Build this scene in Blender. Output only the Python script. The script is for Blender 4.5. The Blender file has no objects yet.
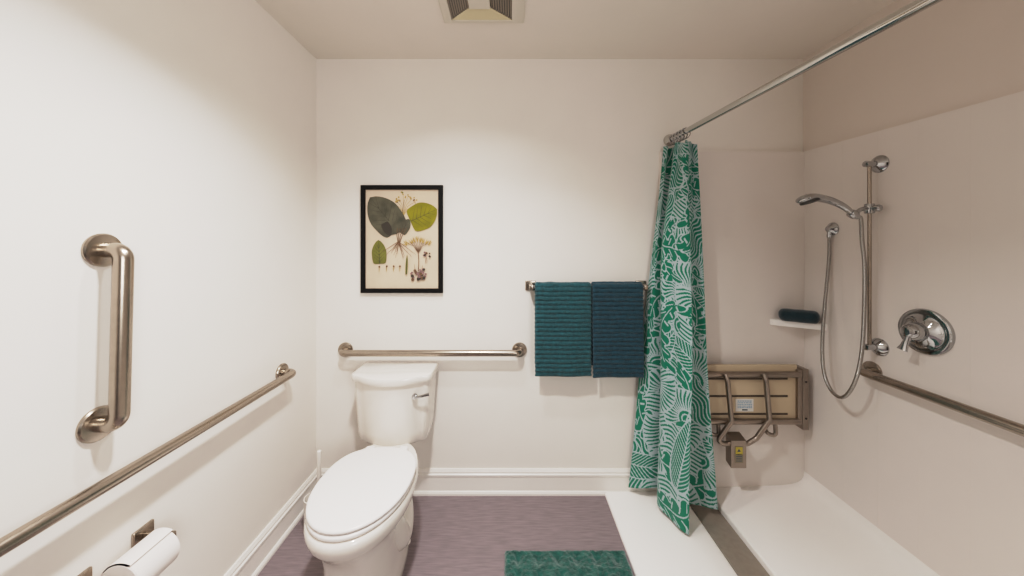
import bpy, math, random
import numpy as np
from mathutils import Vector, Matrix, noise

PI = math.pi
scn = bpy.context.scene
COL = scn.collection
random.seed(7)

# ---------------------------------------------------------------- camera
F, CX, CY, H = 338.0, 510.0, 244.0, 1.318        # focal length / vanishing point in 1024x576 pixels, eye height in metres
cd = bpy.data.cameras.new('camera')
cam = bpy.data.objects.new('camera', cd); COL.objects.link(cam)
cam.location = (0, 0, H); cam.rotation_euler = (PI/2, 0, 0)
cd.sensor_width = 36; cd.lens = F/1024*36
cd.shift_x = (512-CX)/1024; cd.shift_y = -(288-CY)/1024
cd.clip_start = .02
scn.camera = cam

XL, XR, YB, YF, ZC = -1.025, 1.552, 1.79, -1.35, 2.298   # room shell
YP, XP = 1.768, 1.540                                     # shower panel faces
XCURB = .497

def atY(px, py, Y):
    s = F/Y
    return Vector(((px-CX)/s, Y, H-(py-CY)/s))
def atX(px, py, X):
    Y = F*X/(px-CX); s = F/Y
    return Vector((X, Y, H-(py-CY)/s))

# ---------------------------------------------------------------- materials
def srgb(h):
    h = h.lstrip('#')
    c = [int(h[i:i+2], 16)/255 for i in (0, 2, 4)]
    return tuple((x/12.92 if x <= .04045 else ((x+.055)/1.055)**2.4) for x in c) + (1,)

def mat(name, col, rough=.5, metal=0., bump=0., bscale=200., coat=0., var=0., vscale=6., stretch=None, sheen=0., detail=3., spec=None):
    m = bpy.data.materials.new(name); m.use_nodes = True
    nt = m.node_tree; b = nt.nodes['Principled BSDF']
    c = srgb(col) if isinstance(col, str) else col
    b.inputs['Base Color'].default_value = c
    b.inputs['Roughness'].default_value = rough
    b.inputs['Metallic'].default_value = metal
    if spec is not None: b.inputs['Specular IOR Level'].default_value = spec
    if coat: b.inputs['Coat Weight'].default_value = coat; b.inputs['Coat Roughness'].default_value = .05
    if sheen:
        b.inputs['Sheen Weight'].default_value = sheen; b.inputs['Sheen Roughness'].default_value = .5
    tc = nt.nodes.new('ShaderNodeTexCoord'); mp = nt.nodes.new('ShaderNodeMapping')
    nt.links.new(tc.outputs['Object'], mp.inputs['Vector'])
    if stretch: mp.inputs['Scale'].default_value = stretch
    n = nt.nodes.new('ShaderNodeTexNoise'); n.inputs['Scale'].default_value = vscale; n.inputs['Detail'].default_value = detail
    nt.links.new(mp.outputs[0], n.inputs['Vector'])
    v = max(var, .01)
    mx = nt.nodes.new('ShaderNodeMix'); mx.data_type = 'RGBA'
    mx.inputs['A'].default_value = tuple(x*(1-v) for x in c[:3])+(1,)
    mx.inputs['B'].default_value = tuple(min(1, x*(1+v)) for x in c[:3])+(1,)
    mr = nt.nodes.new('ShaderNodeMapRange'); mr.inputs['From Min'].default_value = .3; mr.inputs['From Max'].default_value = .7
    nt.links.new(n.outputs['Fac'], mr.inputs['Value'])
    nt.links.new(mr.outputs['Result'], mx.inputs['Factor'])
    nt.links.new(mx.outputs['Result'], b.inputs['Base Color'])
    if bump:
        n2 = nt.nodes.new('ShaderNodeTexNoise'); n2.inputs['Scale'].default_value = bscale; n2.inputs['Detail'].default_value = 4
        nt.links.new(mp.outputs[0], n2.inputs['Vector'])
        bp = nt.nodes.new('ShaderNodeBump'); bp.inputs['Strength'].default_value = bump; bp.inputs['Distance'].default_value = .004
        nt.links.new(n2.outputs['Fac'], bp.inputs['Height']); nt.links.new(bp.outputs['Normal'], b.inputs['Normal'])
    return m

M = {}
M['wall'] = mat('wall_paint', '#EAE4DD', .6, bump=.06, bscale=260, var=.008, spec=.3)
M['ceiling'] = mat('ceiling_paint', '#E6DED5', .8, bump=.08, bscale=180, spec=.2)
M['wallshade'] = mat('wall_paint_shaded', '#DCD1C8', .6, bump=.06, bscale=260, var=.008, spec=.3)  # wall paint darkened to carry the weaker light on the right wall
M['trim'] = mat('trim_gloss', '#ECE7E1', .3, var=.008)
M['panel'] = mat('shower_panel', '#E3DBD5', .3, var=.01, spec=.35)
M['pan'] = mat('shower_pan_acrylic', '#F6F2EE', .32, bump=.03, bscale=120, var=.01)
M['floor'] = mat('vinyl_floor', '#807376', .5, bump=.05, bscale=60, var=.17, vscale=3.2, stretch=(4, 40, 40), detail=8)
M['nickel'] = mat('brushed_nickel', '#AA9F93', .27, 1., var=.05, vscale=40, stretch=(1, 1, 1))
M['steel'] = mat('satin_stainless', '#9C9187', .3, 1., var=.05, vscale=30)
M['drain'] = mat('drain_steel', '#A0968B', .45, .4, var=.06, vscale=50)
M['chrome'] = mat('polished_chrome', '#B4B5B6', .07, 1.)
M['rod'] = mat('rod_chrome', '#BFBDB9', .1, 1.)
M['ceramic'] = mat('white_vitreous_china', '#E3DCD4', .12, coat=.4)
M['seatplastic'] = mat('white_seat_plastic', '#F0EBE8', .28)
M['plastic'] = mat('white_plastic', '#E6E1DA', .35)
M['paper'] = mat('tissue_paper', '#ECE4DF', .95, bump=.1, bscale=300)
M['card'] = mat('cardboard', '#A59787', .9)
M['black'] = mat('black_frame', '#060505', .5, spec=.2)
M['dark'] = mat('dark_recess', '#1B1715', .7)
M['shadowgap'] = mat('grey_recess', '#6F6860', .7)
M['cream'] = mat('cream_seat_board', '#C2B097', .45)
M['ventcream'] = mat('vent_cream', '#D6C9A8', .5)
M['ventwhite'] = mat('vent_white', '#DAD2C6', .5)
M['slat'] = mat('vent_slat', '#9C9183', .6)
M['towel_l'] = mat('teal_towel', '#1C4C53', .95, bump=1., bscale=260, var=.35, vscale=70, sheen=.2)
M['towel_r'] = mat('blue_teal_towel', '#123B49', .95, bump=1., bscale=260, var=.35, vscale=70, sheen=.2)
M['washcloth'] = mat('dark_teal_cloth', '#0A2A33', .95, bump=.9, bscale=300, var=.2, vscale=50, sheen=.3)
M['mat'] = mat('green_bath_mat', '#165249', .95, bump=1., bscale=260, var=.35, vscale=70, sheen=.4)
M['rubber'] = mat('grey_face', '#3A3836', .5)
M['sticker'] = mat('white_sticker', '#DAD8D4', .5)
M['blueink'] = mat('blue_ink', '#7FA3BB', .6)
M['darkink'] = mat('dark_ink', '#34485A', .6)
M['tag'] = mat('grey_tag', '#807763', .5)
M['yellow'] = mat('yellow_tag', '#B3A23C', .5)
M['slot'] = mat('brown_slot', '#4A3D31', .5)
M['backdrop'] = mat('dark_backdrop', '#3A2E28', .5)  # for the added dark slab that the chrome reflects

# ---------------------------------------------------------------- geometry collector
class Geo:
    def __init__(s): s.v = []; s.f = []; s.m = []
    def add(s, vs, fs, mi=0):
        o = len(s.v); s.v += [tuple(p) for p in vs]
        s.f += [tuple(i+o for i in f) for f in fs]; s.m += [mi]*len(fs)
        return s
    def box(s, a, b, mi=0, bev=0., R=None, c=None):
        x0, y0, z0 = a; x1, y1, z1 = b
        if bev <= 0:
            vs = [(x, y, z) for z in (z0, z1) for y in (y0, y1) for x in (x0, x1)]
            fs = [(0, 2, 3, 1), (4, 5, 7, 6), (0, 1, 5, 4), (2, 6, 7, 3), (0, 4, 6, 2), (1, 3, 7, 5)]
        else:
            import bmesh
            bm = bmesh.new()
            mtx = Matrix.Translation(((x0+x1)/2, (y0+y1)/2, (z0+z1)/2)) @ Matrix.Diagonal((abs(x1-x0), abs(y1-y0), abs(z1-z0), 1))
            bmesh.ops.create_cube(bm, size=1, matrix=mtx)
            bmesh.ops.bevel(bm, geom=bm.edges[:], offset=bev, segments=3, profile=.5, affect='EDGES')
            bm.verts.index_update()
            vs = [v.co.copy() for v in bm.verts]; fs = [tuple(v.index for v in f.verts) for f in bm.faces]
            bm.free()
        if R is not None:
            c = Vector(c) if c is not None else Vector(((x0+x1)/2, (y0+y1)/2, (z0+z1)/2))
            vs = [R @ (Vector(p)-c) + c for p in vs]
        return s.add(vs, fs, mi)
    def rings(s, rings, mi=0, cap=True, closed=False):
        n = len(rings[0]); vs = [p for r in rings for p in r]; fs = []
        k = len(rings)
        for i in range(k-1 if not closed else k):
            a = i*n; b = ((i+1) % k)*n
            for j in range(n):
                j2 = (j+1) % n
                fs.append((a+j, a+j2, b+j2, b+j))
        if cap and not closed:
            fs.append(tuple(range(n-1, -1, -1))); fs.append(tuple((k-1)*n+j for j in range(n)))
        return s.add(vs, fs, mi)
    def tube(s, path, r, n=16, mi=0, cap=True, closed=False):
        P = [Vector(p) for p in path]; k = len(P)
        rr = r if isinstance(r, (list, tuple)) else [r]*k
        T = []
        for i in range(k):
            if closed: t = P[(i+1) % k]-P[i-1]
            else: t = P[min(i+1, k-1)]-P[max(i-1, 0)]
            T.append(t.normalized())
        up = Vector((0, 0, 1)) if abs(T[0].z) < .9 else Vector((1, 0, 0))
        N = (up-T[0]*up.dot(T[0])).normalized(); R = []
        for i in range(k):
            N = (N-T[i]*N.dot(T[i])).normalized(); B = T[i].cross(N)
            ra, rb = (rr[i] if isinstance(rr[i], (tuple, list)) else (rr[i], rr[i]))
            R.append([P[i]+N*ra*math.cos(2*PI*j/n)+B*rb*math.sin(2*PI*j/n) for j in range(n)])
        return s.rings(R, mi, cap, closed)
    def lathe(s, prof, o, axis, n=32, mi=0):
        o = Vector(o); a = Vector(axis).normalized()
        u = (Vector((0, 0, 1)) if abs(a.z) < .9 else Vector((1, 0, 0))); u = (u-a*u.dot(a)).normalized(); w = a.cross(u)
        R = [[o+a*h+(u*math.cos(2*PI*j/n)+w*math.sin(2*PI*j/n))*max(r, 1e-5) for j in range(n)] for r, h in prof]
        return s.rings(R, mi)
    def poly(s, pts, mi=0): return s.add(pts, [tuple(range(len(pts)))], mi)

def fillet(pts, r, n=8):
    P = [Vector(p) for p in pts]; out = [P[0]]
    for i in range(1, len(P)-1):
        a = (P[i-1]-P[i]); b = (P[i+1]-P[i])
        ang = a.angle(b); d = min(r/math.tan(ang/2), a.length*.49, b.length*.49)
        rr = d*math.tan(ang/2)
        a.normalize(); b.normalize()
        c = P[i]+(a+b).normalized()*(rr/math.sin(ang/2))
        p0 = P[i]+a*d-c; p1 = P[i]+b*d-c
        tot = p0.angle(p1)
        for k in range(n+1):
            t = k/n
            out.append(c+(p0*math.sin((1-t)*tot)+p1*math.sin(t*tot))/math.sin(tot))
    out.append(P[-1]); return out

def catmull(pts, n=10):
    P = [Vector(p) for p in pts]; out = []
    Q = [P[0]*2-P[1]]+P+[P[-1]*2-P[-2]]
    for i in range(1, len(Q)-2):
        for k in range(n):
            t = k/n; p0, p1, p2, p3 = Q[i-1:i+3]
            out.append(.5*((2*p1)+(p2-p0)*t+(2*p0-5*p1+4*p2-p3)*t*t+(3*p1-p0-3*p2+p3)*t**3))
    out.append(P[-1]); return out

def wloc(o):
    l = Vector((0, 0, 0))
    while o is not None: l += o.location; o = o.parent
    return l

def obj(name, g, mats, parent=None, loc=None, sharp=35, smooth=True):
    """link a mesh; geometry is given in room coordinates"""
    if not isinstance(mats, (list, tuple)): mats = [mats]
    base = wloc(parent) if parent else Vector((0, 0, 0))
    if parent is None and loc is None: loc = Vector((0, 0, 0))
    off = base if parent else Vector(loc)
    me = bpy.data.meshes.new(name)
    me.from_pydata([(p[0]-off.x, p[1]-off.y, p[2]-off.z) for p in g.v], [], g.f)
    for m in mats: me.materials.append(m)
    me.polygons.foreach_set('material_index', g.m)
    if smooth:
        me.polygons.foreach_set('use_smooth', [True]*len(g.f))
        me.set_sharp_from_angle(angle=math.radians(sharp))
    import bmesh
    bm = bmesh.new(); bm.from_mesh(me); bmesh.ops.recalc_face_normals(bm, faces=bm.faces[:]); bm.to_mesh(me); bm.free()
    me.update()
    o = bpy.data.objects.new(name, me); COL.objects.link(o)
    if parent: o.parent = parent
    else: o.location = off
    return o

def tag(o, label, cat, group=None, kind=None):
    o['label'] = label; o['category'] = cat
    if group: o['group'] = group
    if kind: o['kind'] = kind
    return o
def thing(name, loc, label, cat, group=None):
    o = bpy.data.objects.new(name, None); COL.objects.link(o); o.location = loc; o.empty_display_size = .05
    return tag(o, label, cat, group)
def struct(name, g, m, label=None, cat=None, **k):
    o = obj(name, g, m, **k); o['kind'] = 'structure'
    o['label'] = label; o['category'] = cat
    return o

# ---------------------------------------------------------------- room shell
T = .1
struct('floor', Geo().box((XL, YF, -T), (XCURB+.01, YB, 0)), M['floor'], 'purple grey vinyl floor with fine streaks beside the toilet', 'floor')
struct('ceiling', Geo().box((XL-T, YF-T, ZC), (XR+T, YB+T, ZC+T)), M['ceiling'], 'plain painted ceiling above the bathroom', 'ceiling')
struct('wall_left', Geo().box((XL-T, YF-T, -T), (XL, YB+T, ZC)), M['wall'], 'white painted wall carrying two grab bars', 'wall')
struct('wall_back', Geo().box((XL, YB, -T), (XR+T, YB+T, ZC)), M['wall'], 'white painted wall behind the toilet', 'wall')
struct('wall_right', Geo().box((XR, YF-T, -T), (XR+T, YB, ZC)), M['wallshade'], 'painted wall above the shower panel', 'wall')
struct('wall_front', Geo().box((XL, YF-T, -T), (XR, YF, ZC)), M['wall'], 'white painted wall facing the toilet', 'wall')
struct('backdrop_1', Geo().box((-.55, YF, 0), (.3, YF+.04, 2.03), bev=.004), M['backdrop'], 'added unseen dark door', 'backdrop')  # unseen dark slab added to put contrast into the chrome reflections

# shower surround panels: thin slabs with shallow vertical seams
def panel(axis, lo, hi, z0, z1a, z1b, seams):
    g = Geo(); cuts = [lo]
    for q in seams: cuts += [q-.002, q+.002]
    cuts.append(hi)
    d = lambda k: .0004 if k % 2 else 0.
    for k in range(len(cuts)-1):
        a, b = cuts[k], cuts[k+1]
        za = z1a+(z1b-z1a)*(a-lo)/(hi-lo); zb = z1a+(z1b-z1a)*(b-lo)/(hi-lo)
        if axis == 'x':
            y0 = YP+d(k); y1 = YB
            vs = [(a, y0, z0), (b, y0, z0), (b, y1, z0), (a, y1, z0), (a, y0, za), (b, y0, zb), (b, y1, zb), (a, y1, za)]
        else:
            x0 = XP+d(k); x1 = XR
            vs = [(x0, a, z0), (x0, b, z0), (x1, b, z0), (x1, a, z0), (x0, a, za), (x0, b, zb), (x1, b, zb), (x1, a, za)]
        g.add(vs, [(3, 2, 1, 0), (4, 5, 6, 7), (0, 1, 5, 4), (1, 2, 6, 5), (2, 3, 7, 6), (3, 0, 4, 7)])
    return g
ZPT = H+(CY-151.5)/(F/YP)
struct('wall_shower_back', panel('x', .79, XR, 0, ZPT, ZPT, []), M['panel'], 'glossy off white shower panel behind the folded seat', 'shower wall', smooth=False)
yseam = [F*XP/(p-CX) for p in (843, 878, 919, 971)]
ZPR = H+(CY-97.5)/514*XP
slope = (ZPT-ZPR)/(YP-F*XP/514)
struct('wall_shower_right', panel('y', YF, YP, 0, ZPT+slope*(YF-YP)*.55, ZPT, sorted(yseam)), M['panel'], 'glossy off white shower panel carrying the hand shower', 'shower wall', smooth=False)

# shower pan, extruded along y
prof = [(XCURB, -.02), (XCURB, .010), (XCURB+.004, .016), (XCURB+.012, .020), (.80, .022), (.82, .021), (.893, .013), (.898, .010), (.899, .0), (1.023, .0), (1.024, .034), (1.028, .040), (1.036, .042), (1.30, .052), (1.42, .057), (1.47, .063), (1.505, .073), (1.526, .087), (1.536, .105), (XP, .130), (XP, -.02)]
g = Geo()
ys = [YF, YP]
g.rings([[(x, y, z) for x, z in prof] for y in ys])
struct('floor_shower', g, M['pan'], 'white acrylic shower pan with low threshold', 'shower floor', sharp=32)

# baseboards
bp = [(0, 0), (.022, 0), (.022, .010), (.018, .018), (.013, .021), (.013, .094), (.017, .098), (.017, .106), (.012, .110), (.012, .118), (.006, .130), (0, .130)]
g = Geo().rings([[(XL+d, y, z) for d, z in bp] for y in (YF, YB)])
struct('baseboard_left', g, M['trim'], 'white moulded baseboard along the left wall', 'baseboard', sharp=20)
g = Geo().rings([[(x, YB-d, z) for d, z in bp] for x in (XL+.012, .79)])
struct('baseboard_back', g, M['trim'], 'white moulded baseboard behind the toilet', 'baseboard', sharp=20)

# trench drain in the pan
o = thing('trench_drain', (.961, .4, .001), 'long brushed steel trench drain cover set in the white shower pan', 'drain')
obj('drain_cover', Geo().box((.9, YF+.05, .001), (1.022, YP-.004, .016), bev=.003), M['drain'], o)

# ---------------------------------------------------------------- grab bars
def grab_bar(name, p0, p1, nrm, r, label, stand=.06, fr=.039):
    p0 = Vector(p0); p1 = Vector(p1); nrm = Vector(nrm)
    root = thing(name, p0, label, 'grab bar')
    path = fillet([p0+nrm*.004, p0+nrm*stand, p1+nrm*stand, p1+nrm*.004], .042, 10)
    obj('bar', Geo().tube(path, r, 20), M['nickel'], root)
    for p in (p0, p1):
        obj('flange', Geo().lathe([(fr-.001, -.001), (fr, .002), (fr, .006), (fr-.003, .010), (r+.006, .0125), (r-.002, .0125), (r-.002, .004)], p, nrm, 36), M['nickel'], root)
    return root
grab_bar('grab_bar', (-.869, YB, .759), (.050, YB, .759), (0, -1, 0), .0160, 'horizontal brushed nickel grab bar on the back wall above the toilet tank')
grab_bar('grab_bar', (XL, 1.515, .743), (XL, .43, .743), (1, 0, 0), .0160, 'long horizontal brushed nickel grab bar on the left wall above the paper roll')
grab_bar('grab_bar', (XL, .848, 1.303), (XL, .838, .872), (1, 0, 0), .0190, 'short vertical brushed nickel grab bar on the left wall', stand=.056, fr=.042)
grab_bar('grab_bar', (XP, 1.435, .780), (XP, .45, .778), (-1, 0, 0), .0165, 'brushed nickel grab bar on the shower wall below the round valve', stand=.058)

# ---------------------------------------------------------------- toilet
TX = -.554
def egg(w, yf, yb, z, yc=None, n=48, pb=2.6, pf=2.05, cx=TX):
    """egg outline pointing at -y"""
    yc = yc if yc is not None else yf+(yb-yf)*.55
    R = []
    for j in range(n):
        t = 2*PI*j/n; c, s_ = math.cos(t), math.sin(t)
        if s_ >= 0:
            x = w*math.copysign(abs(c)**(2/pb), c); y = yc+(yb-yc)*abs(s_)**(2/pb)
        else:
            x = w*math.copysign(abs(c)**(2/pf), c); y = yc-(yc-yf)*abs(s_)**(2/pf)
        R.append((cx+x, y, z))
    return R
toilet = thing('toilet', (TX, 1.4, 0), 'white two piece toilet with closed elongated seat beside the left wall', 'toilet')
g = Geo()
lv = [(.124, 1.125, 1.60, 0), (.127, 1.120, 1.605, .006), (.125, 1.125, 1.60, .030), (.119, 1.135, 1.585, .05), (.116, 1.140, 1.575, .12), (.116, 1.135, 1.575, .20), (.121, 1.12, 1.58, .25),
      (.138, 1.09, 1.59, .285), (.161, 1.065, 1.61, .313), (.174, 1.048, 1.62, .335), (.178, 1.043, 1.625, .352), (.178, 1.042, 1.625, .370), (.173, 1.048, 1.62, .381), (.161, 1.060, 1.61, .384)]
g.rings([egg(w, a, b, z, yc=1.30, pb=2.6-.45*(z > .27), pf=2.05+.9*(z < .26)+.4*(z < .1)) for w, a, b, z in lv])
for sgn in (-1, 1):   # trapway swelling on either side
    path = catmull([(TX+sgn*.066, 1.26, .27), (TX+sgn*.088, 1.32, .22), (TX+sgn*.096, 1.38, .13), (TX+sgn*.088, 1.46, .16), (TX+sgn*.062, 1.53, .25)], 8)
    g.tube(path, [.02+.034*math.sin(PI*i/(len(path)-1))**.5 for i in range(len(path))], 16)
bowl = obj('bowl', g, M['ceramic'], toilet, sharp=50)
for sgn in (-1, 1):
    obj('bolt_cap', Geo().lathe([(.016, 0), (.016, .008), (.012, .016), (.004, .02)], (TX+sgn*.108, 1.46, .030), (0, 0, 1), 20), M['plastic'], toilet)
def slab(w, yf, yb, z0, z1, dome=0., r=.008, **k):
    R = []
    for i in range(6):
        a = i/5*PI/2; ins = r*(1-math.sin(a)); R.append(egg(w-ins, yf+ins, yb-ins, z0+min(r, (z1-z0)/2)*(1-math.cos(a)) , **k))
    for i in range(6):
        a = i/5*PI/2; ins = r*(1-math.cos(a)); R.append(egg(w-ins, yf+ins, yb-ins, z1-min(r, (z1-z0)/2)*(1-math.sin(a)), **k))
    for q in (.9, .7, .4, .1):
        R.append(egg((w-r)*q, 1.30-(1.30-yf-r)*q, 1.30+(yb-r-1.30)*q, z1+dome*(1-q*q), yc=1.30, **{kk: vv for kk, vv in k.items() if kk != 'yc'}))
    return Geo().rings(R)
obj('seat', slab(.174, 1.052, 1.500, .386, .401, yc=1.30, r=.006), M['seatplastic'], toilet, sharp=60)
obj('lid', slab(.177, 1.056, 1.503, .4045, .418, .006, yc=1.30), M['seatplastic'], toilet, sharp=60)
for sgn in (-1, 1):
    obj('hinge', Geo().box((TX+sgn*.075-.020, 1.503, .384), (TX+sgn*.075+.020, 1.535, .404), bev=.008), M['seatplastic'], toilet)
# tank
TKX = -.566
def tankring(w, yb, ys_, bow, z, n=14, rc=.03):
    pts = [(TKX+w, yb), (TKX+w, ys_+rc)]
    for k in range(1, 6):
        a = k/6*PI/2; pts.append((TKX+w-rc+rc*math.cos(a), ys_+rc-rc*math.sin(a)))
    for k in range(n+1):
        t = 1-2*k/n; x = (w-rc)*t; pts.append((TKX+x, ys_-bow*(1-t*t)))
    for k in range(1, 6):
        a = PI/2+k/6*PI/2; pts.append((TKX-w+rc+rc*math.cos(a), ys_+rc-rc*math.sin(a)))
    pts += [(TKX-w, ys_+rc), (TKX-w, yb)]
    return [(x, y, z) for x, y in pts]
YT = 1.762
g = Geo().rings([tankring(.140, YT-.02, 1.640, .045, .366), tankring(.158, YT-.008, 1.624, .052, .371), tankring(.164, YT-.004, 1.616, .055, .384), tankring(.169, YT, 1.612, .056, .43), tankring(.179, YT, 1.607, .056, .60), tankring(.180, YT, 1.606, .056, .664)])
obj('tank', g, M['ceramic'], toilet, sharp=40)
g = Geo().rings([tankring(.178, YT, 1.606, .056, .664), tankring(.190, YT+.008, 1.596, .058, .667), tankring(.192, YT+.01, 1.593, .058, .675), tankring(.192, YT+.01, 1.593, .058, .692), tankring(.190, YT+.009, 1.596, .058, .698), tankring(.184, YT+.004, 1.603, .057, .701)])
obj('tank_lid', g, M['ceramic'], toilet, sharp=40)
lev = Geo()
lp = Vector((TKX+.122, 1.580, .607))
lev.lathe([(.013, 0), (.0135, .006), (.011, .011), (.007, .013), (.007, .02)], lp, (0, -1, 0), 20)
lev.tube([lp+Vector((0, -.016, 0)), lp+Vector((.02, -.017, .003)), lp+Vector((.045, -.013, .008)), lp+Vector((.066, -.006, .011))], [.0065, .0055, .006, .0075], 12)
obj('flush_lever', lev, M['chrome'], toilet)['label'] = 'chrome flush lever'

# ---------------------------------------------------------------- toilet brush
bx, by = -.901, 1.56
h = thing('toilet_brush_holder', (bx, by, 0), 'round white toilet brush holder on the floor between toilet and left wall', 'brush holder')
obj('cup', Geo().lathe([(.042, 0), (.045, .004), (.043, .06), (.0435, .148), (.045, .153), (.041, .153), (.039, .140), (.038, .012), (.001, .010)], (bx, by, 0), (0, 0, 1), 32), M['plastic'], h)
b = thing('toilet_brush', (bx, by, .012), 'white toilet brush with upright handle standing in its holder', 'toilet brush')
obj('handle', Geo().lathe([(.007, .10), (.007, .16), (.008, .20), (.0098, .355), (.0094, .362), (.006, .365)], (bx+.020, by, 0), (0, 0, 1), 20), M['plastic'], b)
obj('bristle_head', Geo().lathe([(.004, .014), (.028, .02), (.036, .05), (.034, .085), (.012, .105), (.006, .105)], (bx, by, 0), (0, 0, 1), 24), M['plastic'], b)

# ---------------------------------------------------------------- paper holder + roll
hz = .504; rx = -.946
hold = thing('toilet_paper_holder', (XL, .87, hz), 'square plate nickel toilet paper holder on the left wall', 'toilet paper holder')
for yy, pz in ((.797, .507), (.940, .506)):
    pl = obj('wall_plate', Geo().box((XL, yy-.027, pz-.027), (XL+.009, yy+.027, pz+.027), bev=.003), M['nickel'], hold)
    obj('arm', Geo().box((XL+.008, yy-.006, pz-.012), (rx+.014, yy+.006, pz+.012), bev=.003), M['nickel'], hold)
obj('spindle', Geo().lathe([(.010, 0), (.010, .131)], (rx, .803, hz-.001), (0, 1, 0), 20), M['nickel'], hold)
roll = thing('toilet_paper_roll', (rx, .87, hz), 'white toilet paper roll on the nickel holder below the long grab bar', 'toilet paper')
RR = .049; y0, y1 = .817, .921
cz = hz-.0113
g = Geo()
prof2 = [(.0215, 0), (RR-.002, 0), (RR, .002), (RR, y1-y0-.002), (RR-.002, y1-y0), (.0215, y1-y0)]
o_ = Vector((rx, y0, cz))
g.rings([[o_+Vector((r*math.cos(2*PI*j/40), hh, r*math.sin(2*PI*j/40))) for j in range(40)] for r, hh in prof2], closed=True)
# loose outer sheet with its free edge on top
sh = []
for k in range(26):
    a = math.radians(235-k*7.0); rr = RR+.0008+.0035*(k/25)**4
    sh.append((rx+rr*math.cos(a), cz+rr*math.sin(a)))
th = .0014
ring = lambda y: [(x, y, z) for x, z in sh]+[(x+th, y, z+th) for x, z in reversed(sh)]
g.rings([ring(y0+.0005), ring(y1-.0005)])
pr = obj('paper', g, M['paper'], roll, sharp=40)
obj('core', Geo().rings([[o_+Vector((r*math.cos(2*PI*j/32), hh, r*math.sin(2*PI*j/32))) for j in range(32)] for r, hh in ((.0205, .001), (.0215, .001), (.0215, y1-y0-.001), (.0205, y1-y0-.001))], closed=True), M['card'], roll)['label'] = 'brown cardboard core'

# ---------------------------------------------------------------- framed botanical print
PX0, PX1, PZ1, PZ0 = -.783, -.353, 1.627, 1.061
pic = thing('framed_picture', ((PX0+PX1)/2, YB, (PZ0+PZ1)/2), 'black framed botanical print of leaves and roots above the toilet', 'picture')
fw = .0235; YFR = 1.768
g = Geo()
fr = lambda ins, y: [(PX0+ins, y, PZ0+ins), (PX1-ins, y, PZ0+ins), (PX1-ins, y, PZ1-ins), (PX0+ins, y, PZ1-ins)]
g.rings([fr(0, YB-.001), fr(0, YFR+.002), fr(.002, YFR), fr(fw-.003, YFR), fr(fw, YFR+.004), fr(fw, YB-.001)], closed=True)
obj('frame', g, M['black'], pic, sharp=30)
art_m = [mat('art_paper', '#CFBBA6', .8, var=.05, vscale=8), mat('art_leaf_grey', '#524F40', .8, var=.45, vscale=14), mat('art_leaf_olive', '#7E7810', .8, var=.2, vscale=18),
         mat('art_leaf_green', '#6C6B2E', .8, var=.2, vscale=18), mat('art_brown', '#664C37', .8, var=.15), mat('art_dark', '#3A332B', .8), mat('art_ochre', '#A58A4E', .8, var=.2, vscale=60), mat('art_mauve', '#7E6260', .8, var=.25, vscale=80), mat('art_vein', '#38342A', .8)]
YPR = 1.7785
g = Geo()
ax0, ax1, az1, az0 = PX0+fw-.004, PX1-fw+.004, PZ1-fw+.004, PZ0+fw-.004
g.box((ax0, YPR, az0), (ax1, YPR+.004, az1), 0)
iz = [0]
def A(x, y):    # picture space (as measured on the print: x 66..392, y 66..502) -> wall
    return (PX0+fw+(x-66)/326*(PX1-PX0-2*fw), PZ1-fw-(y-66)/436*(PZ1-PZ0-2*fw))
def ipoly(pts, mi):
    iz[0] += 1; y = YPR-.0002-iz[0]*.00003
    q = [A(*p) for p in pts]; g.poly([(x, y, z) for x, z in q], mi)
def iline(pts, w0, w1, mi):
    n = len(pts)
    for i in range(n-1):
        (xa, ya), (xb, yb) = pts[i], pts[i+1]
        L = math.hypot(xb-xa, yb-ya) or 1; nx, ny = -(yb-ya)/L, (xb-xa)/L
        wa = w0+(w1-w0)*i/(n-1); wb = w0+(w1-w0)*(i+1)/(n-1)
        ipoly([(xa+nx*wa/2, ya+ny*wa/2), (xb+nx*wb/2, yb+ny*wb/2), (xb-nx*wb/2, yb-ny*wb/2), (xa-nx*wa/2, ya-ny*wa/2)], mi)
def ileaf(bx_, by_, tx, ty, w, mi, veins=5, vm=8, heart=.12, fat=.42):
    ax_, ay = tx-bx_, ty-by_; L = math.hypot(ax_, ay); ux, uy = ax_/L, ay/L; nx, ny = -uy, ux
    pts = []
    for sg in (1, -1):
        row = []
        for k in range(17):
            t = k/16
            ww = w*.92*(max(0, 1-abs((t-.45)/.55)**1.75)**.72) if t > .45 else w*.92*math.sqrt(max(0, 1-((.45-t)/.451)**2.6))
            back = -heart*L*math.sin(PI*min(1, t*3))*(1 if t < .33 else 0)
            row.append((bx_+ux*(t*L+back)+nx*ww*sg, by_+uy*(t*L+back)+ny*ww*sg))
        pts += row if sg == 1 else row[::-1][1:-1]
    ipoly(pts, mi)
    iline([(bx_, by_), (tx-ux*L*.06, ty-uy*L*.06)], 2.4, .8, vm)
    for k in range(veins):
        t = .08+.7*k/max(1, veins)
        for sg in (1, -1):
            ex, ey = bx_+ux*(t+.22)*L+nx*w*.72*sg*math.sin(PI*min(1, t+.22)**.85), by_+uy*(t+.22)*L+ny*w*.72*sg*math.sin(PI*min(1, t+.22)**.85)
            iline([(bx_+ux*t*L, by_+uy*t*L), (ex, ey)], 1.6, .5, vm)
def dot(x, y, r, mi, n=9): ipoly([(x+r*math.cos(2*PI*k/n), y+r*math.sin(2*PI*k/n)) for k in range(n)], mi)
rnd = random.Random(3)
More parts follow.
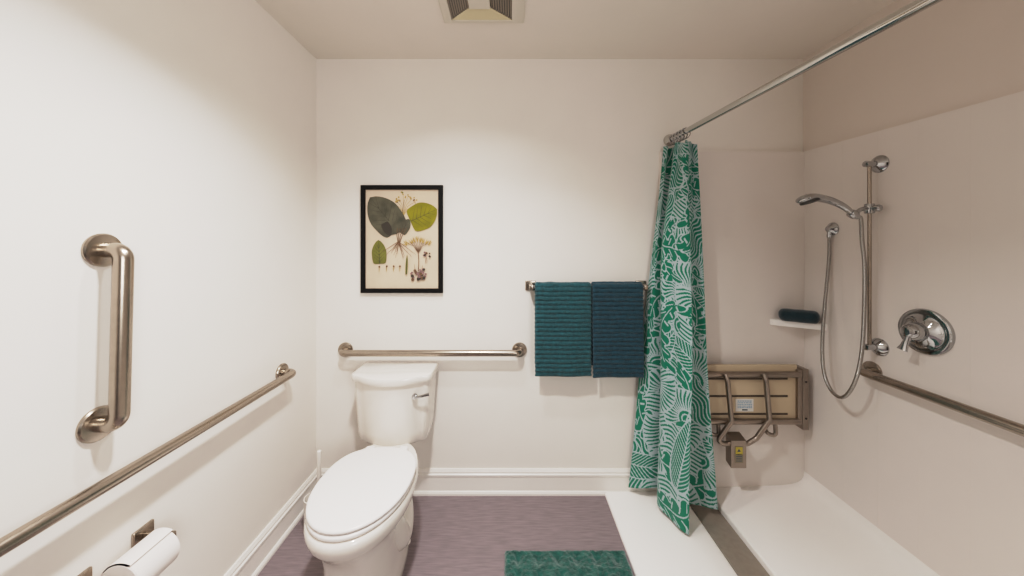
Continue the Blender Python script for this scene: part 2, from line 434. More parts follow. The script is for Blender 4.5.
for k in range(9):      # flower sprays on top
    a = math.radians(-155+k*16); L = 55+rnd.random()*28
    ex, ey = 236+L*math.cos(a), 165+L*.95*math.sin(a)
    iline([(232, 185), (236+.5*L*math.cos(a)*.7, 165+.5*L*math.sin(a)), (ex, ey)], 2, 1, 6)
    for q in range(5): dot(ex+rnd.uniform(-11, 11), ey+rnd.uniform(-10, 10), rnd.uniform(2.2, 4.4), rnd.choice([6, 4, 6, 3]))
iline([(228, 200), (232, 160), (240, 110)], 3, 1.5, 4)
ileaf(206, 246, 86, 100, 78, 1, 6)
ipoly([(228, 235), (196, 200), (170, 205), (152, 225), (155, 255), (175, 268), (205, 262), (232, 245)], 1)
ileaf(150, 212, 178, 268, 22, 5, 3)
ileaf(225, 258, 262, 196, 26, 1, 3, vm=5)
ileaf(268, 206, 386, 152, 66, 2, 5)
ileaf(130, 393, 124, 288, 36, 3, 5)
for dx in (-6, 0, 7, 14): iline([(214+dx*.4, 300), (214+dx*1.2, 268), (222+dx*2, 235)], 3.5, 2.5, 4)
for k in range(11):     # roots
    a = math.radians(40+k*10.5); L = 55+rnd.random()*35
    x, y = 214, 296; pts = [(x, y)]
    for q in range(4):
        x += L/4*math.cos(a)+rnd.uniform(-4, 4); y += L/4*math.sin(a); pts.append((x, y))
    iline(pts, 3, .7, 4)
for a0 in range(-4, 5):  # flowering stem
    ex, ey = 300+a0*12, 285+abs(a0)*4
    iline([(303, 345), (302+a0*5, 315), (ex, ey)], 2.2, 1.2, 4)
    for q in range(4):
        aa = math.radians(-90+a0*9+rnd.uniform(-40, 40)); iline([(ex, ey+10), (ex+22*math.cos(aa), ey+10+24*math.sin(aa))], 4.2, .8, 6)
iline([(303, 340), (306, 380), (304, 425)], 3.2, 3.5, 4)
iline([(290, 430), (286, 395)], 2, 1, 4); iline([(318, 430), (322, 400)], 2, 1, 4)
for q in range(34): dot(304+rnd.gauss(0, 17), 444+rnd.gauss(0, 12), rnd.uniform(4, 8), rnd.choice([7, 7, 4, 5]))
for q in range(9): dot(340+rnd.gauss(0, 8), 352+rnd.gauss(0, 7), rnd.uniform(3, 6.5), rnd.choice([7, 5, 4]))
iline([(338, 365), (335, 392)], 2, 1, 4); iline([(343, 365), (341, 392)], 1.6, 1, 4)
ileaf(250, 440, 254, 352, 5.5, 3, 0)
for x, y in ((130, 412), (163, 410), (194, 410), (222, 410)):
    iline([(x, y-10), (x-1, y+18)], 4, 1, 6); dot(x, y-6, 4.5, rnd.choice([6, 7, 4]))
obj('print', g, art_m, pic, smooth=False)

# ---------------------------------------------------------------- towel bar and towels
TZ, TY = 1.098, 1.722
tb = thing('towel_bar', (.1, YB, TZ), 'chrome towel bar with square brackets on the back wall', 'towel bar')
for xx in (.108, .690):
    br = obj('bracket', Geo().box((xx-.027, YB-.009, TZ-.025), (xx+.027, YB+.001, TZ+.027), bev=.003).box((xx-.011, TY-.013, TZ-.012), (xx+.011, YB-.008, TZ+.012), bev=.003), M['nickel'], tb)
obj('rail', Geo().lathe([(.0085, 0), (.0085, .582)], (.108, TY, TZ), (1, 0, 0), 20), M['chrome'], tb)

def towel(name, x0, x1, zb, zback, m, label, seed, lean=0., step=.0225):
    rb = .0155; ds = .0022
    path = []
    z = zb
    while z < TZ: path.append((TY-rb, z, (-1, 0))); z += ds
    for k in range(25):
        a = PI-k/24*PI; path.append((TY+rb*math.cos(a), TZ+rb*math.sin(a), (math.cos(a), math.sin(a))))
    z = TZ
    while z > zback: path.append((TY+rb, z, (1, 0))); z -= ds*3
    n = len(path); W = x1-x0
    us = [0, .004, .012, .028, .05]+[.05+.9*k/26 for k in range(1, 26)]+[.95, .972, .988, .996, 1]
    top = []; bot = []
    L = 0
    for i, (y, z, nn) in enumerate(path):
        if i: L += math.hypot(y-path[i-1][0], z-path[i-1][1])
        ra, rb2 = [], []
        for u in us:
            d = min(u, 1-u)*W; hem = min(L, .014)/.014
            e = math.sqrt(max(0, 1-(1-min(1, d/.011))**2))
            e *= math.sqrt(max(0.05, 1-(1-hem)**2))
            nz = noise.noise(Vector((u*9, L*14, seed)))
            ph = L+.0022*noise.noise(Vector((u*5, L*6, seed+9)))
            rib = abs(math.sin(PI*ph/step))**.55 if L > .02 else .4
            wave = (.004*math.sin(u*5+seed)+.003*math.sin(u*11+seed*2))*max(0, 1-z/TZ)*2 if nn == (-1, 0) else 0
            t = e*(.0050+.0088*rib+.0020*nz)
            xx = x0+u*W+lean*(TZ-z)+.0012*math.sin(2*PI*L/step)*(1 if u > .5 else -1)*(1 if d < .02 else 0)
            fl = -.004*max(0, (TZ-z))*0
            ra.append((xx, y+nn[0]*t+fl+wave, z+nn[1]*t)); rb2.append((xx, y-nn[0]*e*.0068+wave, z-nn[1]*e*.0068))
        top.append(ra); bot.append(rb2)
    m_ = len(us); g = Geo(); vs = [p for r in top for p in r]+[p for r in bot for p in r]; fs = []
    O = n*m_
    for i in range(n-1):
        for j in range(m_-1):
            a = i*m_+j; fs.append((a, a+1, a+m_+1, a+m_)); fs.append((O+a, O+a+m_, O+a+m_+1, O+a+1))
    for i in range(n-1):
        a = i*m_; fs.append((a, a+m_, O+a+m_, O+a)); a += m_-1; fs.append((a, O+a, O+a+m_, a+m_))
    for j in range(m_-1):
        fs.append((j, O+j, O+j+1, j+1)); a = (n-1)*m_+j; fs.append((a, a+1, O+a+1, O+a))
    g.add(vs, fs)
    return tag(obj(name, g, m, sharp=70, loc=((x0+x1)/2, TY, zb)), label, 'towel', 'towels on the towel bar')
towel('towel', .127, .4115, .650, .70, M['towel_l'], 'ribbed teal towel on the towel bar nearer the grab bar', 2.)
towel('towel', .4145, .672, .644, .69, M['towel_r'], 'darker blue teal ribbed towel hanging next to the shower curtain', 5.5, lean=.008)

# ---------------------------------------------------------------- shower rod, rings, curtain
R0 = Vector((.842, YB, 1.866)); R1 = Vector((.905, -.6, 1.775))
rp = lambda y: R0+(R1-R0)*((YB-y)/(YB+.6))
R1b = R0+(R1-R0)*((YB-YF)/(YB+.6))
ROD = thing('shower_curtain_rod', R0, 'long chrome shower curtain rod reaching out from the back wall', 'curtain rod')
obj('rod', Geo().tube([R0, R1b], .0138, 24), M['rod'], ROD)
for p, ax in ((R0, (0, -1, 0)), (R1b, (0, 1, 0))):
    obj('flange', Geo().lathe([(.030, 0), (.031, .004), (.030, .010), (.026, .020), (.0195, .028), (.0175, .036)], p, ax, 32), M['rod'], ROD)

ringmesh = None
NR = 9
for i in range(NR):
    y = 1.742-i*.0145; c = rp(y); tilt = (.25 if i % 2 else -.2)
    if ringmesh is None:
        path = []
        for k in range(28):
            a = 2*PI*k/28; rz = .0225+(.006*max(0, -math.sin(a))**3)
            path.append(Vector((.0205*math.cos(a), 0, -.006+rz*math.sin(a))))
        g = Geo().tube(path, .0019, 8, closed=True)
        for k in range(5):
            a = PI*(.22+.14*k)
            pp = Vector((.0205*math.cos(a), 0, -.006+.0225*math.sin(a)))
            g.lathe([(.001, -.0035), (.0035, -.002), (.0035, .002), (.001, .0035)], pp, (-math.sin(a), 0, math.cos(a)), 10)
        ro = obj('curtain_ring', g, M['chrome']); ringmesh = ro
    else:
        ro = ringmesh.copy(); COL.objects.link(ro)
    ro.location = c; ro.rotation_euler = (0, 0, tilt)
    tag(ro, 'chrome roller ring bunched on the curtain rod against the back wall', 'curtain ring', 'curtain rings on the rod')

# curtain sheet
U = 330; V = 690; CW, CH = .76, 1.77
def knots(rows): return [[((px-CX)/(F/Y), Y) for px, Y in r] for r in rows]
LEV = [0., .30, .61, 1.]
KN = knots([
    [(664, 1.757), (669, 1.735), (678, 1.735), (673, 1.700), (678, 1.668), (688, 1.628), (684, 1.668), (697, 1.660)],
    [(652, 1.757), (658, 1.720), (670, 1.735), (661, 1.684), (673, 1.630), (691, 1.578), (684, 1.660), (701, 1.655)],
    [(641, 1.760), (652, 1.716), (671, 1.730), (660, 1.676), (675, 1.595), (692, 1.528), (683, 1.650), (707, 1.640)],
    [(628, 1.757), (646, 1.708), (671, 1.726), (657, 1.668), (671, 1.572), (689, 1.488), (680, 1.640), (717, 1.612)]])
KN = np.array(KN)                     # levels x knots x 2
def lev_interp(v):
    out = np.empty((len(v), KN.shape[1], 2))
    for k in range(KN.shape[1]):
        for c in range(2): out[:, k, c] = np.interp(v, LEV, KN[:, k, c])
    return out
vv = np.linspace(0, 1, V); uu = np.linspace(0, 1, U)
# smooth the level interpolation
kk = np.exp(-np.linspace(-2, 2, 161)**2); kk /= kk.sum()
K = lev_interp(vv)
for k in range(K.shape[1]):
    for c in range(2):
        a = K[:, k, c]; p = np.concatenate([2*a[0]-a[80:0:-1], a, 2*a[-1]-a[-2:-82:-1]]); K[:, k, c] = np.convolve(p, kk, 'valid')
ukn = np.array([0, .11, .22, .32, .46, .60, .77, 1.])
def cr(u, K):                          # cubic hermite along u
    i = np.clip(np.searchsorted(ukn, u, side='right')-1, 0, len(ukn)-2)
    h_ = ukn[i+1]-ukn[i]; t = (u-ukn[i])/h_
    tan = np.empty_like(K)
    tan[:, 1:-1] = (K[:, 2:]-K[:, :-2])/(ukn[2:]-ukn[:-2])[None, :, None]
    tan[:, 0] = (K[:, 1]-K[:, 0])/(ukn[1]-ukn[0]); tan[:, -1] = (K[:, -1]-K[:, -2])/(ukn[-1]-ukn[-2])
    t = t[None, :, None]; h_ = h_[None, :, None]
    return (2*t**3-3*t**2+1)*K[:, i]+(t**3-2*t**2+t)*h_*tan[:, i]*.75+(-2*t**3+3*t**2)*K[:, i+1]+(t**3-t**2)*h_*tan[:, i+1]*.75
XYs = cr(uu, K)
UU, VV = np.meshgrid(uu, vv)
amp = .0055*(1-VV)**3+.0028
XYs[..., 0] += amp*np.sin(UU*2*PI*7+1.2*np.sin(VV*3))*.6+.003*np.sin(VV*9+UU*5)
XYs[..., 1] += amp*np.cos(UU*2*PI*6.3+.8+VV*1.5)
XYs[..., 1] = np.minimum(XYs[..., 1], 1.766)
rodz = R0.z+(R1.z-R0.z)*((YB-XYs[0, :, 1])/(YB+.6))
ztop = rodz-.046+.008*np.cos(uu*2*PI*4.5)
zbot = .044+.003*np.sin(uu*11)+np.interp(uu, [0, .11, .2, .27, .34, .6, .68, .8, 1], [.010, .036, .036, .022, .002, -.008, .006, .010, .012])
ZZ = ztop[None, :]*(1-VV)+zbot[None, :]*VV
co = np.stack([XYs[..., 0], XYs[..., 1], ZZ], -1).reshape(-1, 3)
# leaf print, drawn on the cloth in metres
pr_ = np.random.RandomState(11)
PS = .80; PU = UU*CW*PS; PV = VV*CH*PS
G = np.zeros_like(PU)
G[np.sin((PV*1.0+.02*np.sin(PU*30))*2*PI/.016) > .1] = 1
els = []
for gy in np.arange(-.02, CH+.08, .105):
    for gx in np.arange(-.03, CW+.08, .115):
        els.append((gx+pr_.uniform(-.035, .035), gy+pr_.uniform(-.03, .03)))
pr_.shuffle(els)
W_ = .0048
KINDS = ['fan', 'lobe', 'fan', 'chev', 'lobe', 'wave', 'fan', 'leaf']
for n_, (ex, ey) in enumerate(els):
    kind = KINDS[n_ % len(KINDS)]; a = pr_.uniform(0, 2*PI); ca, sa = math.cos(a), math.sin(a)
    sel = (abs(PU-ex) < .19) & (abs(PV-ey) < .19)
    if not sel.any(): continue
    dx = PU[sel]-ex; dy = PV[sel]-ey
    x = dx*ca+dy*sa; y = -dx*sa+dy*ca
    cur = G[sel]
    if kind in ('fan', 'burst'):
        r = np.hypot(x, y); th = np.arctan2(y, x)
        R = pr_.uniform(.095, .135) if kind == 'fan' else pr_.uniform(.06, .075); span = pr_.uniform(1.7, 3.1) if kind == 'fan' else 2*PI; N = int(span*R/.0185)
        inside = (r < R+W_) & (abs(th) < span/2+.06)
        t = ((th/span+.5+.03*np.sin(r*60+n_))*N) % 1
        wd = .5-np.clip(.0030/np.maximum(r*span/N, 1e-4), 0, .45)-.22*np.clip((r/R-.75)/.25, 0, 1)
        gr = (abs(t-.5) < wd) & (r > .34*R) & (r < R) & (abs(th) < span/2)
        gr |= (r < .29*R) & (abs(th) < span/2+.02)
        gr &= ~((r > .15*R) & (r < .15*R+.005))
        cur[inside] = 0; cur[gr] = 1
    elif kind == 'lobe':
        L = pr_.uniform(.10, .13); d = np.full_like(x, 9.)
        yb_ = y-.25*x*x/L*2
        for q in range(6):
            px = -L+2*L*q/5.; rr = .034*(1-.35*abs(q-2.5)/2.5)
            for sg in (-1, 1):
                d = np.minimum(d, np.hypot((x-px)*1.15, (yb_-sg*.021)*.8)-rr*.74)
        d = np.minimum(d, np.maximum(abs(yb_)-.026, abs(x)-L))
        cur[d < W_] = 0; cur[d < 0] = 1
        cur[(abs(yb_) < .0026) & (abs(x) < L*.9)] = 0
        cur[(d < 0) & (abs((((x+abs(yb_)*.6)/.036) % 1)-.5) < .085) & (abs(yb_) > .009) & (abs(yb_) < .036)] = 0
    elif kind == 'chev':
        L = pr_.uniform(.11, .14); w = pr_.uniform(.042, .055)
        e = (x/L)**2+(y/(w*(1-.3*x/L)))**2
        cur[e < 1.2] = 0
        cur[(e < 1) & ((((x-abs(y)*1.1)/.0165) % 1) < .68) & (abs(y) > .0022)] = 1
    elif kind == 'wave':
        L = .115; w = .06
        e = (x/L)**2+(y/w)**2
        cur[e < 1.15] = 0
        cur[(e < 1) & ((((y+.012*np.sin(x*55))/.0165) % 1) < .66)] = 1
    else:
        for q in (-1, 0, 1):
            c2, s2 = math.cos(q*.75), math.sin(q*.75)
            xr = x*c2+y*s2-.055; yr = -x*s2+y*c2
            e = (xr/.055)**2+(yr/(.020*(1-.25*xr/.055)))**2
            cur[e < 1.35] = 0; cur[(e < 1) & (abs(yr) > .0014)] = 1
    G[sel] = cur
me = bpy.data.meshes.new('shower_curtain')
org = Vector((.80, 1.65, .04))
idx = np.arange(U*V).reshape(V, U)
fc = np.stack([idx[:-1, :-1], idx[1:, :-1], idx[1:, 1:], idx[:-1, 1:]], -1).reshape(-1, 4)
me.from_pydata((co-np.array(org)).tolist(), [], fc.tolist())
at = me.attributes.new('leaf_print', 'FLOAT', 'POINT'); at.data.foreach_set('value', G.reshape(-1).astype(np.float32))
me.polygons.foreach_set('use_smooth', [True]*len(fc)); me.update()
cm = bpy.data.materials.new('leaf_print_cloth'); cm.use_nodes = True
nt = cm.node_tree; b = nt.nodes['Principled BSDF']; b.inputs['Sheen Weight'].default_value = .25; b.inputs['Roughness'].default_value = .75; b.inputs['Specular IOR Level'].default_value = .25
an = nt.nodes.new('ShaderNodeAttribute'); an.attribute_name = 'leaf_print'
mr = nt.nodes.new('ShaderNodeMapRange'); mr.inputs['From Min'].default_value = .2; mr.inputs['From Max'].default_value = .8
mx = nt.nodes.new('ShaderNodeMix'); mx.data_type = 'RGBA'
mx.inputs['A'].default_value = srgb('#A6B6B9'); mx.inputs['B'].default_value = srgb('#067259')
nz = nt.nodes.new('ShaderNodeTexNoise'); nz.inputs['Scale'].default_value = 900
bmp = nt.nodes.new('ShaderNodeBump'); bmp.inputs['Strength'].default_value = .15; bmp.inputs['Distance'].default_value = .001
nt.links.new(an.outputs['Fac'], mr.inputs['Value']); nt.links.new(mr.outputs['Result'], mx.inputs['Factor']); nt.links.new(mx.outputs['Result'], b.inputs['Base Color'])
nt.links.new(nz.outputs['Fac'], bmp.inputs['Height']); nt.links.new(bmp.outputs['Normal'], b.inputs['Normal'])
me.materials.append(cm)
cur_o = bpy.data.objects.new('shower_curtain', me); COL.objects.link(cur_o); cur_o.location = org
tag(cur_o, 'green and white leaf print shower curtain gathered at the back wall', 'shower curtain')
sm = cur_o.modifiers.new('thickness', 'SOLIDIFY'); sm.thickness = .0012; sm.offset = 0

# ---------------------------------------------------------------- folding shower seat
SY = 1.700; s_ = F/SY
sx = lambda px: (px-CX)/s_
sz = lambda py: H-(py-CY)/s_
seat = thing('folding_shower_seat', (sx(746), YP, sz(400)), 'folded steel shower seat with cream slats on the shower wall', 'shower seat')
xl, xr_ = sx(690), sx(799)
g = Geo()
edges = [366, 378.3, 380.7, 396, 398.4, 414, 416.4, 424.5]
# board with three long slots
for k in range(0, len(edges), 2):
    g.box((xl, SY+.012, sz(edges[k+1])), (xr_, SY+.026, sz(edges[k])), 0)
for k in (1, 3, 5):
    g.box((xl, SY+.012, sz(edges[k+1])), (sx(697), SY+.026, sz(edges[k])), 0)
    g.box((sx(790), SY+.012, sz(edges[k+1])), (xr_, SY+.026, sz(edges[k])), 0)
bd = obj('seat_board', g, M['cream'], seat, smooth=False); bd['label'] = 'cream slotted seat board'
g = Geo()
for k in (1, 3, 5): g.box((sx(696), SY+.014, sz(edges[k+1]+.2)), (sx(790.5), SY+.028, sz(edges[k]-.2)), 0)
obj('slot_backing', g, M['slot'], seat, smooth=False)
g = Geo().tube(fillet([(xr_+.004, SY, sz(374.5)), (xl-.0, SY, sz(374.5)), (xl, SY, sz(421.5)), (xr_+.004, SY, sz(421.5))], .02, 6), .0145, 16)
obj('frame_tube', g, M['steel'], seat)
for a, b_ in ((802.0, 808.0), (684, 690)):
    br = obj('wall_bracket', Geo().box((sx(a), SY-.006, sz(429.5)), (sx(b_), YP, sz(369)), bev=.002), M['steel'], seat)
    for py in (381.5, 418): obj('bolt', Geo().lathe([(.005, 0), (.0052, .002), (.003, .0035)], (sx((a+b_)/2), SY-.006, sz(py)), (0, -1, 0), 12), M['dark'], br)
for a, b_ in ((797.5, 802), (690, 694)):
    obj('side_plate', Geo().box((sx(a), SY-.004, sz(423)), (sx(b_), SY+.03, sz(370)), bev=.002), M['steel'], seat)
ly = SY-.030
lx = lambda px: (px-CX)/(F/ly)
lz = lambda py: H-(py-CY)/(F/ly)
leg = [(lx(726.5), ly+.012, lz(375)), (lx(727.5), ly, lz(381)), (lx(731.5), ly, lz(421)), (lx(718.5), ly+.005, lz(441)), (lx(724), ly+.006, lz(444.5)), (lx(748), ly+.006, lz(444.5)), (lx(757), ly+.005, lz(439)), (lx(769.5), ly, lz(420)), (lx(766), ly, lz(381)), (lx(765.5), ly+.012, lz(375))]
obj('leg', Geo().tube(fillet(leg, .03, 6), .0118, 16), M['steel'], seat)
for px in (717, 774):
    hk = fillet([(sx(px+1.5), SY+.004, sz(422)), (sx(px+1.5), SY-.004, sz(436)), (sx(px-6), SY+.004, sz(434)), (sx(px-6), SY+.03, sz(430))], .018, 6)
    obj('stop_hook', Geo().tube(hk, .0095, 12), M['steel'], seat)
fx0, fx1, fz1, fz0 = lx(729.6), lx(744.6), lz(439.5), lz(466.5)
g = Geo()
g.rings([[(fx0, ly-.012, fz0), (fx1, ly-.012, fz0), (fx1, ly+.03, fz0+.012), (fx0, ly+.03, fz0+.012)], [(fx0, ly-.012, fz1), (fx1, ly-.012, fz1), (fx1-.006, ly+.03, fz1+.022), (fx0, ly+.03, fz1+.022)]])
ft = obj('foot', g, M['steel'], seat, smooth=False)
g = Geo().box((fx0+.018, ly-.0135, fz0+.026), (fx1-.016, ly-.0118, fz1-.026), 0).box((fx0+.021, ly-.0140, fz1-.066), (fx1-.019, ly-.0134, fz1-.030), 1)
for k in range(4): g.box((fx0+.023, ly-.0140, fz0+.034+k*.011), (fx1-.022, ly-.0134, fz0+.037+k*.011), 2)
g.lathe([(.010, 0), (.001, .0005)], ((fx0+fx1)/2, ly-.0141, fz1-.047), (0, -1, 0), 3, 2)
tg = obj('warning_label', g, [M['tag'], M['yellow'], M['darkink']], ft, smooth=False); tg['label'] = 'small grey and yellow warning label'
g = Geo().box((sx(737), SY+.0105, sz(412.5)), (sx(755), SY+.0125, sz(400)), 0)
lr = random.Random(5)
for k, py in enumerate((402, 403.7, 405.4, 407.1, 408.6)):
    x = 739.
    while x < 752.5:
        w = lr.uniform(.9, 2.2); g.box((sx(x), SY+.0100, sz(py+.45)), (sx(min(x+w, 753.5)), SY+.0106, sz(py-.45)), 1); x += w+.5
g.box((sx(743.5), SY+.0100, sz(411.5)), (sx(749), SY+.0106, sz(410.2)), 2)
st = obj('instruction_sticker', g, [M['sticker'], M['blueink'], M['darkink']], seat, smooth=False); st['label'] = 'white sticker with blue print'

# ---------------------------------------------------------------- corner shelf + washcloth
zS = .927
SXL = sx(0) if 0 else (770-CX)/(F/YP)
sh_pts = [(SXL, YP), (SXL+.004, YP-.012), (XP-.012, 1.648), (XP, 1.645), (XP, YP)]
g = Geo().rings([[(x, y, zS-.030) for x, y in sh_pts], [(x, y, zS-.003) for x, y in sh_pts], [(x+(.002 if x < XP-.001 else 0), y+(.002 if y < YP-.001 else 0), zS) for x, y in sh_pts]])
tag(obj('corner_shelf', g, M['pan'], loc=(1.5, 1.74, zS), sharp=20), 'white corner shelf in the shower holding a rolled cloth', 'shelf')
c0 = Vector((1.405, 1.728, zS+.030)); c1 = Vector((1.495, 1.668, zS+.030))
ca_ = (c1-c0).normalized(); cb = Vector((-ca_.y, ca_.x, 0))
# flattened roll, rounded ends, faint spiral steps
def rollring(c, k):
    R = []
    for j in range(40):
        a = 2*PI*j/40; r = k*(1+.05*math.sin(a*2+1)+.035*math.sin(a*3))
        R.append(c+cb*.034*r*math.cos(a)+Vector((0, 0, .0300*(min(1, max(-1, 1.12*r*math.sin(a)))))))
    return R
rings = []
Lr = .158
cm_ = (c0+c1)/2
for i in range(31):
    t = -1+2*i/30
    k = (1-abs(t)**9)**.5 if abs(t) < 1 else .0
    k = max(k, .35)
    rings.append(rollring(cm_+ca_*Lr/2*t, k*(1+.02*math.sin(t*9))))
tag(obj('washcloth', Geo().rings(rings), M['washcloth'], loc=(cm_.x, cm_.y, zS), sharp=60), 'dark teal rolled washcloth on the shower corner shelf', 'washcloth')

# ---------------------------------------------------------------- slide bar, hand shower, hose, supply elbow
YS = 1.4076; XS = 1.497
zt, zbm = 1.651, .889
sb = thing('shower_slide_bar', (XP, YS, 1.27), 'vertical chrome slide bar on the shower wall', 'shower slide bar')
obj('bar', Geo().lathe([(.0068, 0), (.0068, zt-zbm+.02)], (XS, YS, zbm-.01), (0, 0, 1), 20), M['nickel'], sb)
for z in (zt, zbm):
    g = Geo().lathe([(.036, 0), (.036, .004), (.030, .012), (.018, .019), (.0135, .022), (.0125, .050), (.0135, .056), (.0125, .061), (.004, .063)], (XP, YS, z), (-1, 0, 0), 32)
    obj('wall_mount', g, M['chrome'], sb)
zs = 1.465
g = Geo().lathe([(.015, -.020), (.0165, -.017), (.0165, .017), (.015, .020)], (XS, YS, zs), (0, 0, 1), 24)
g.lathe([(.012, .0), (.013, .018), (.015, .03), (.012, .036)], (XS, YS, zs), (0.3, -1, 0), 20)
HB = Vector((1.420, 1.398, 1.440))        # where the handle sits in its holder
g.tube(catmull([(XS-.010, YS, zs), (XS-.040, YS-.003, zs-.004), (HB.x+.012, HB.y+.002, HB.z+.004)], 6), [.010-.003*k/12 for k in range(13)], 12)
hax = Vector((-.19, .02, .13)).normalized()
g.lathe([(.0155, -.012), (.017, -.008), (.017, .010), (.0155, .014)], HB, hax, 20)
obj('slider', g, M['chrome'], sb)
hs = thing('hand_shower', HB, 'chrome hand shower head resting in the slide bar holder', 'hand shower')
d2 = Vector((-1, .12, 0)).normalized(); uz = Vector((0, 0, 1))
P = catmull([HB-hax*.022]+[HB+d2*a+uz*z for a, z in ((0, 0), (.038, .034), (.090, .060), (.150, .073), (.185, .067), (.212, .052))], 8)
rad = []
for i in range(len(P)):
    t = i/(len(P)-1)
    kx = [0, .17, .33, .5, .67, .76, .84, .93, 1]
    rad.append((float(np.interp(t, kx, [.010, .011, .0125, .015, .0165, .0165, .016, .012, .003])), float(np.interp(t, kx, [.010, .011, .0135, .018, .030, .037, .038, .028, .005]))))
obj('handle', Geo().tube(P, rad, 24), M['chrome'], hs, sharp=60)
fc_ = HB+d2*.166+uz*.060
obj('spray_face', Geo().lathe([(.033, .0), (.0345, .006), (.032, .010), (.020, .0115), (.002, .012)], fc_, Vector((.22, -.2, -1)), 28), M['rubber'], hs)['label'] = 'dark grey spray face'
SO = atX(833, 229, XP)
so = thing('shower_supply_elbow', SO, 'round chrome hose outlet on the shower wall left of the slide bar', 'shower outlet')
obj('wall_plate', Geo().lathe([(.031, 0), (.031, .004), (.027, .009), (.020, .014), (.017, .022), (.012, .027), (.002, .028)], SO, (-1, 0, 0), 28), M['chrome'], so)
obj('nipple', Geo().lathe([(.009, 0), (.009, -.02), (.0105, -.022), (.0105, -.036), (.008, -.038)], SO+Vector((-.017, 0, -.004)), (0, 0, 1), 20), M['chrome'], so)
hp = [HB-hax*.02, HB-hax*.034]
for px, py, Y in ((862.0, 240, 1.398), (864.5, 265, 1.40), (864.5, 300, 1.405), (862.5, 345, 1.395), (857.5, 374, 1.39), (850, 391, 1.42), (841, 397.5, 1.47), (831, 390, 1.53), (824, 372, 1.56), (822.3, 345, 1.58), (824.8, 305, 1.60), (828.8, 262, 1.610)):
    hp.append(atY(px, py, Y))
hp.append(SO+Vector((-.017, 0, -.036)))
g = Geo().tube(catmull(hp, 9), .0072, 12)
hm = mat('metal_hose', '#A9A6A2', .22, 1.)
ntt = hm.node_tree; wv = ntt.nodes.new('ShaderNodeTexWave'); wv.bands_direction = 'Z'; wv.inputs['Scale'].default_value = 60
tc2 = ntt.nodes.new('ShaderNodeTexCoord'); bb = ntt.nodes.new('ShaderNodeBump'); bb.inputs['Strength'].default_value = .5; bb.inputs['Distance'].default_value = .002
ntt.links.new(tc2.outputs['Object'], wv.inputs['Vector']); ntt.links.new(wv.outputs['Fac'], bb.inputs['Height']); ntt.links.new(bb.outputs['Normal'], ntt.nodes['Principled BSDF'].inputs['Normal'])
tag(obj('shower_hose', g, hm, loc=tuple(SO)), 'flexible metal shower hose looping down from the hand shower', 'shower hose')

# ---------------------------------------------------------------- shower valve
VC = atX(926, 331.5, XP)
va = thing('shower_valve', VC, 'round chrome shower valve with lever above the shower grab bar', 'shower valve')
obj('escutcheon', Geo().lathe([(.083, -.002), (.084, .004), (.082, .010), (.074, .013), (.068, .0115), (.060, .0125), (.046, .022), (.036, .028), (.034, .03)], VC, (-1, 0, 0), 56), M['chrome'], va)
g = Geo().lathe([(.033, .028), (.034, .034), (.031, .052), (.026, .064), (.020, .069), (.019, .075), (.015, .079), (.003, .081)], VC, (-1, 0, 0), 36)
obj('knob', g, M['chrome'], va)
kp = VC+Vector((-.060, 0, 0))
g = Geo().tube([kp+Vector((0, .002, -.010)), kp+Vector((-.004, .006, -.035)), kp+Vector((-.009, .010, -.056)), kp+Vector((-.014, .013, -.072))], [(.012, .013), (.009, .010), (.0075, .012), (.006, .018)], 16)
obj('lever', g, M['chrome'], va, sharp=60)

# ---------------------------------------------------------------- bath mat
mx0, mx1, my0, my1 = -.022, .490, .62, 1.440
g = Geo(); nu, nv = 130, 200; vs = []; fs = []
for i in range(nv+1):
    for j in range(nu+1):
        u = j/nu; v = i/nv; x = mx0+(mx1-mx0)*u; y = my0+(my1-my0)*v
        d = min(u*(mx1-mx0), (1-u)*(mx1-mx0), v*(my1-my0), (1-v)*(my1-my0))
        e = min(1, d/.014); hgt = .021*math.sqrt(max(0, 1-(1-e)**2))
        cx_ = (x-mx0-.055)/.082; cy_ = (my1-y-.045)/.082
        k = round(cx_); q = round(cy_)
        dd = math.hypot((cx_-k)*.082, (cy_-q)*.050)
        if d > .02: hgt -= .015*math.exp(-(dd/.016)**2)
        hgt += e*(.0040*noise.noise(Vector((x*70, y*70, 1)))+.003*noise.noise(Vector((x*170, y*170, 4))))
        x += .0035*noise.noise(Vector((x*40, y*40, 7)))*(1 if d < .02 else 0); y += .004*noise.noise(Vector((x*40, y*40, 9)))*(1 if d < .02 else 0)
        vs.append((x, y, max(hgt, .0012)))
for i in range(nv):
    for j in range(nu):
        a = i*(nu+1)+j; fs.append((a, a+1, a+nu+2, a+nu+1))
n0 = len(vs); vs += [(mx0, my0, .001), (mx1, my0, .001), (mx1, my1, .001), (mx0, my1, .001)]; fs.append((n0+3, n0+2, n0+1, n0))
g.add(vs, fs)
tag(obj('bath_mat', g, M['mat'], loc=(.23, 1.03, 0), sharp=80), 'plush green bath mat with dimples on the floor along the shower threshold', 'bath mat')

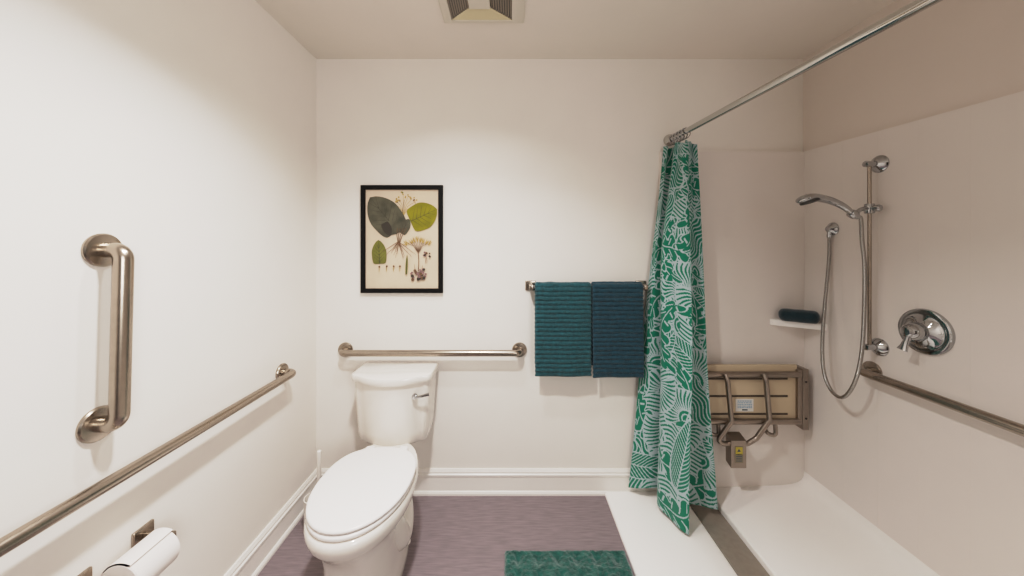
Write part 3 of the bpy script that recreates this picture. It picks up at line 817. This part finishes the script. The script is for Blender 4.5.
# ---------------------------------------------------------------- ceiling vent
vt = thing('ceiling_vent', (-.115, 1.32, ZC), 'square white exhaust vent in the ceiling', 'ceiling vent')
fx = lambda x0, x1, y0, y1, z: [(x0, y0, z), (x1, y0, z), (x1, y1, z), (x0, y1, z)]
vx0, vx1, vy0, vy1 = -.290, .062, 1.145, 1.493
ix0, ix1, iy0, iy1 = -.252, .008, 1.185, 1.462
g = Geo().rings([fx(vx0, vx1, vy0, vy1, ZC), fx(vx0+.002, vx1-.002, vy0+.002, vy1-.002, ZC-.006), fx(vx0+.012, vx1-.012, vy0+.012, vy1-.012, ZC-.012), fx(ix0, ix1, iy0, iy1, ZC-.014), fx(ix0, ix1, iy0, iy1, ZC)], closed=True)
obj('frame', g, M['ventwhite'], vt, sharp=30)
qx0, qx1, qy0, qy1 = -.168, -.082, 1.255, 1.392
zi, zq = ZC-.010, ZC-.002
obj('center_plate', Geo().box((qx0, qy0, zq-.012), (qx1, qy1, zq), bev=.002), M['ventwhite'], vt)
for (a, b_) in ((iy1, qy1), (iy0, qy0)):
    g = Geo().add([(ix0, a, zi), (ix1, a, zi), (qx1, b_, zq-.004), (qx0, b_, zq-.004)], [(0, 1, 2, 3)])
    lf = obj('deflector', g, M['ventcream'], vt, smooth=False); lf['label'] = 'cream sloping deflector'
for (a, b_) in ((ix0, qx0), (ix1, qx1)):
    g = Geo().add([(a, iy0, zi+.006), (a, iy1, zi+.006), (b_, qy1, zq+.001), (b_, qy0, zq+.001)], [(0, 1, 2, 3)])
    gb = obj('grille', g, M['shadowgap'], vt, smooth=False)
    X = lambda q: a+(b_-a)*q
    for k in range(9):
        t = (k+.25)/9; t2 = t+.055
        Yh = lambda q: iy1+(qy1-iy1)*q
        Yl = lambda q: iy0+(qy0-iy0)*q
        Zz = lambda q: zi+(zq-.004-zi)*q
        g = Geo().add([(X(t), Yl(t), Zz(t)), (X(t), Yh(t), Zz(t)), (X(t2), Yh(t2), Zz(t2)+.003), (X(t2), Yl(t2), Zz(t2)+.003)], [(0, 1, 2, 3)])
        obj('louver', g, M['slat'], gb, smooth=False)

# ---------------------------------------------------------------- lights
def area(name, loc, size, power, col, rot=(0, 0, 0), spread=PI):
    l = bpy.data.lights.new(name, 'AREA'); l.shape = 'DISK'; l.size = size; l.energy = power; l.color = col; l.spread = spread
    o = bpy.data.objects.new(name, l); COL.objects.link(o); o.location = loc; o.rotation_euler = rot
    return o
WARM = (1., .985, .972)
area('ceiling_light', (-.25, .66, ZC-.02), .11, 20, WARM, spread=math.radians(126))
area('ceiling_light', (-.25, 1.13, ZC-.02), .09, 5.0, WARM, spread=math.radians(126))
area('fill_light', (.85, -1.1, 1.6), .9, 17, WARM, rot=(math.radians(88), 0, math.radians(48)), spread=math.radians(125))  # soft fill added behind the camera to lift the ambient light
w = bpy.data.worlds.new('World'); scn.world = w; w.use_nodes = True
w.node_tree.nodes['Background'].inputs['Color'].default_value = (.9, .85, .8, 1); w.node_tree.nodes['Background'].inputs['Strength'].default_value = .2

scn.view_settings.view_transform = 'Standard'
scn.view_settings.look = 'None'
scn.view_settings.exposure = 0.
scn.view_settings.use_curve_mapping = True           # soft highlight shoulder, as in the photograph
cmap = scn.view_settings.curve_mapping
cmap.white_level = (1.6, 1.6, 1.6)
cv = cmap.curves[3]
pts = [(0, 0), (.0625, .080), (.15, .218), (.25, .375), (.40, .565), (.55, .665), (.75, .735), (1, .79)]
cv.points[0].location = pts[0]; cv.points[1].location = pts[-1]
for p in pts[1:-1]: cv.points.new(*p)
cmap.update()
scn.cycles.max_bounces = 10; scn.cycles.diffuse_bounces = 6
scn.cycles.use_denoising = True
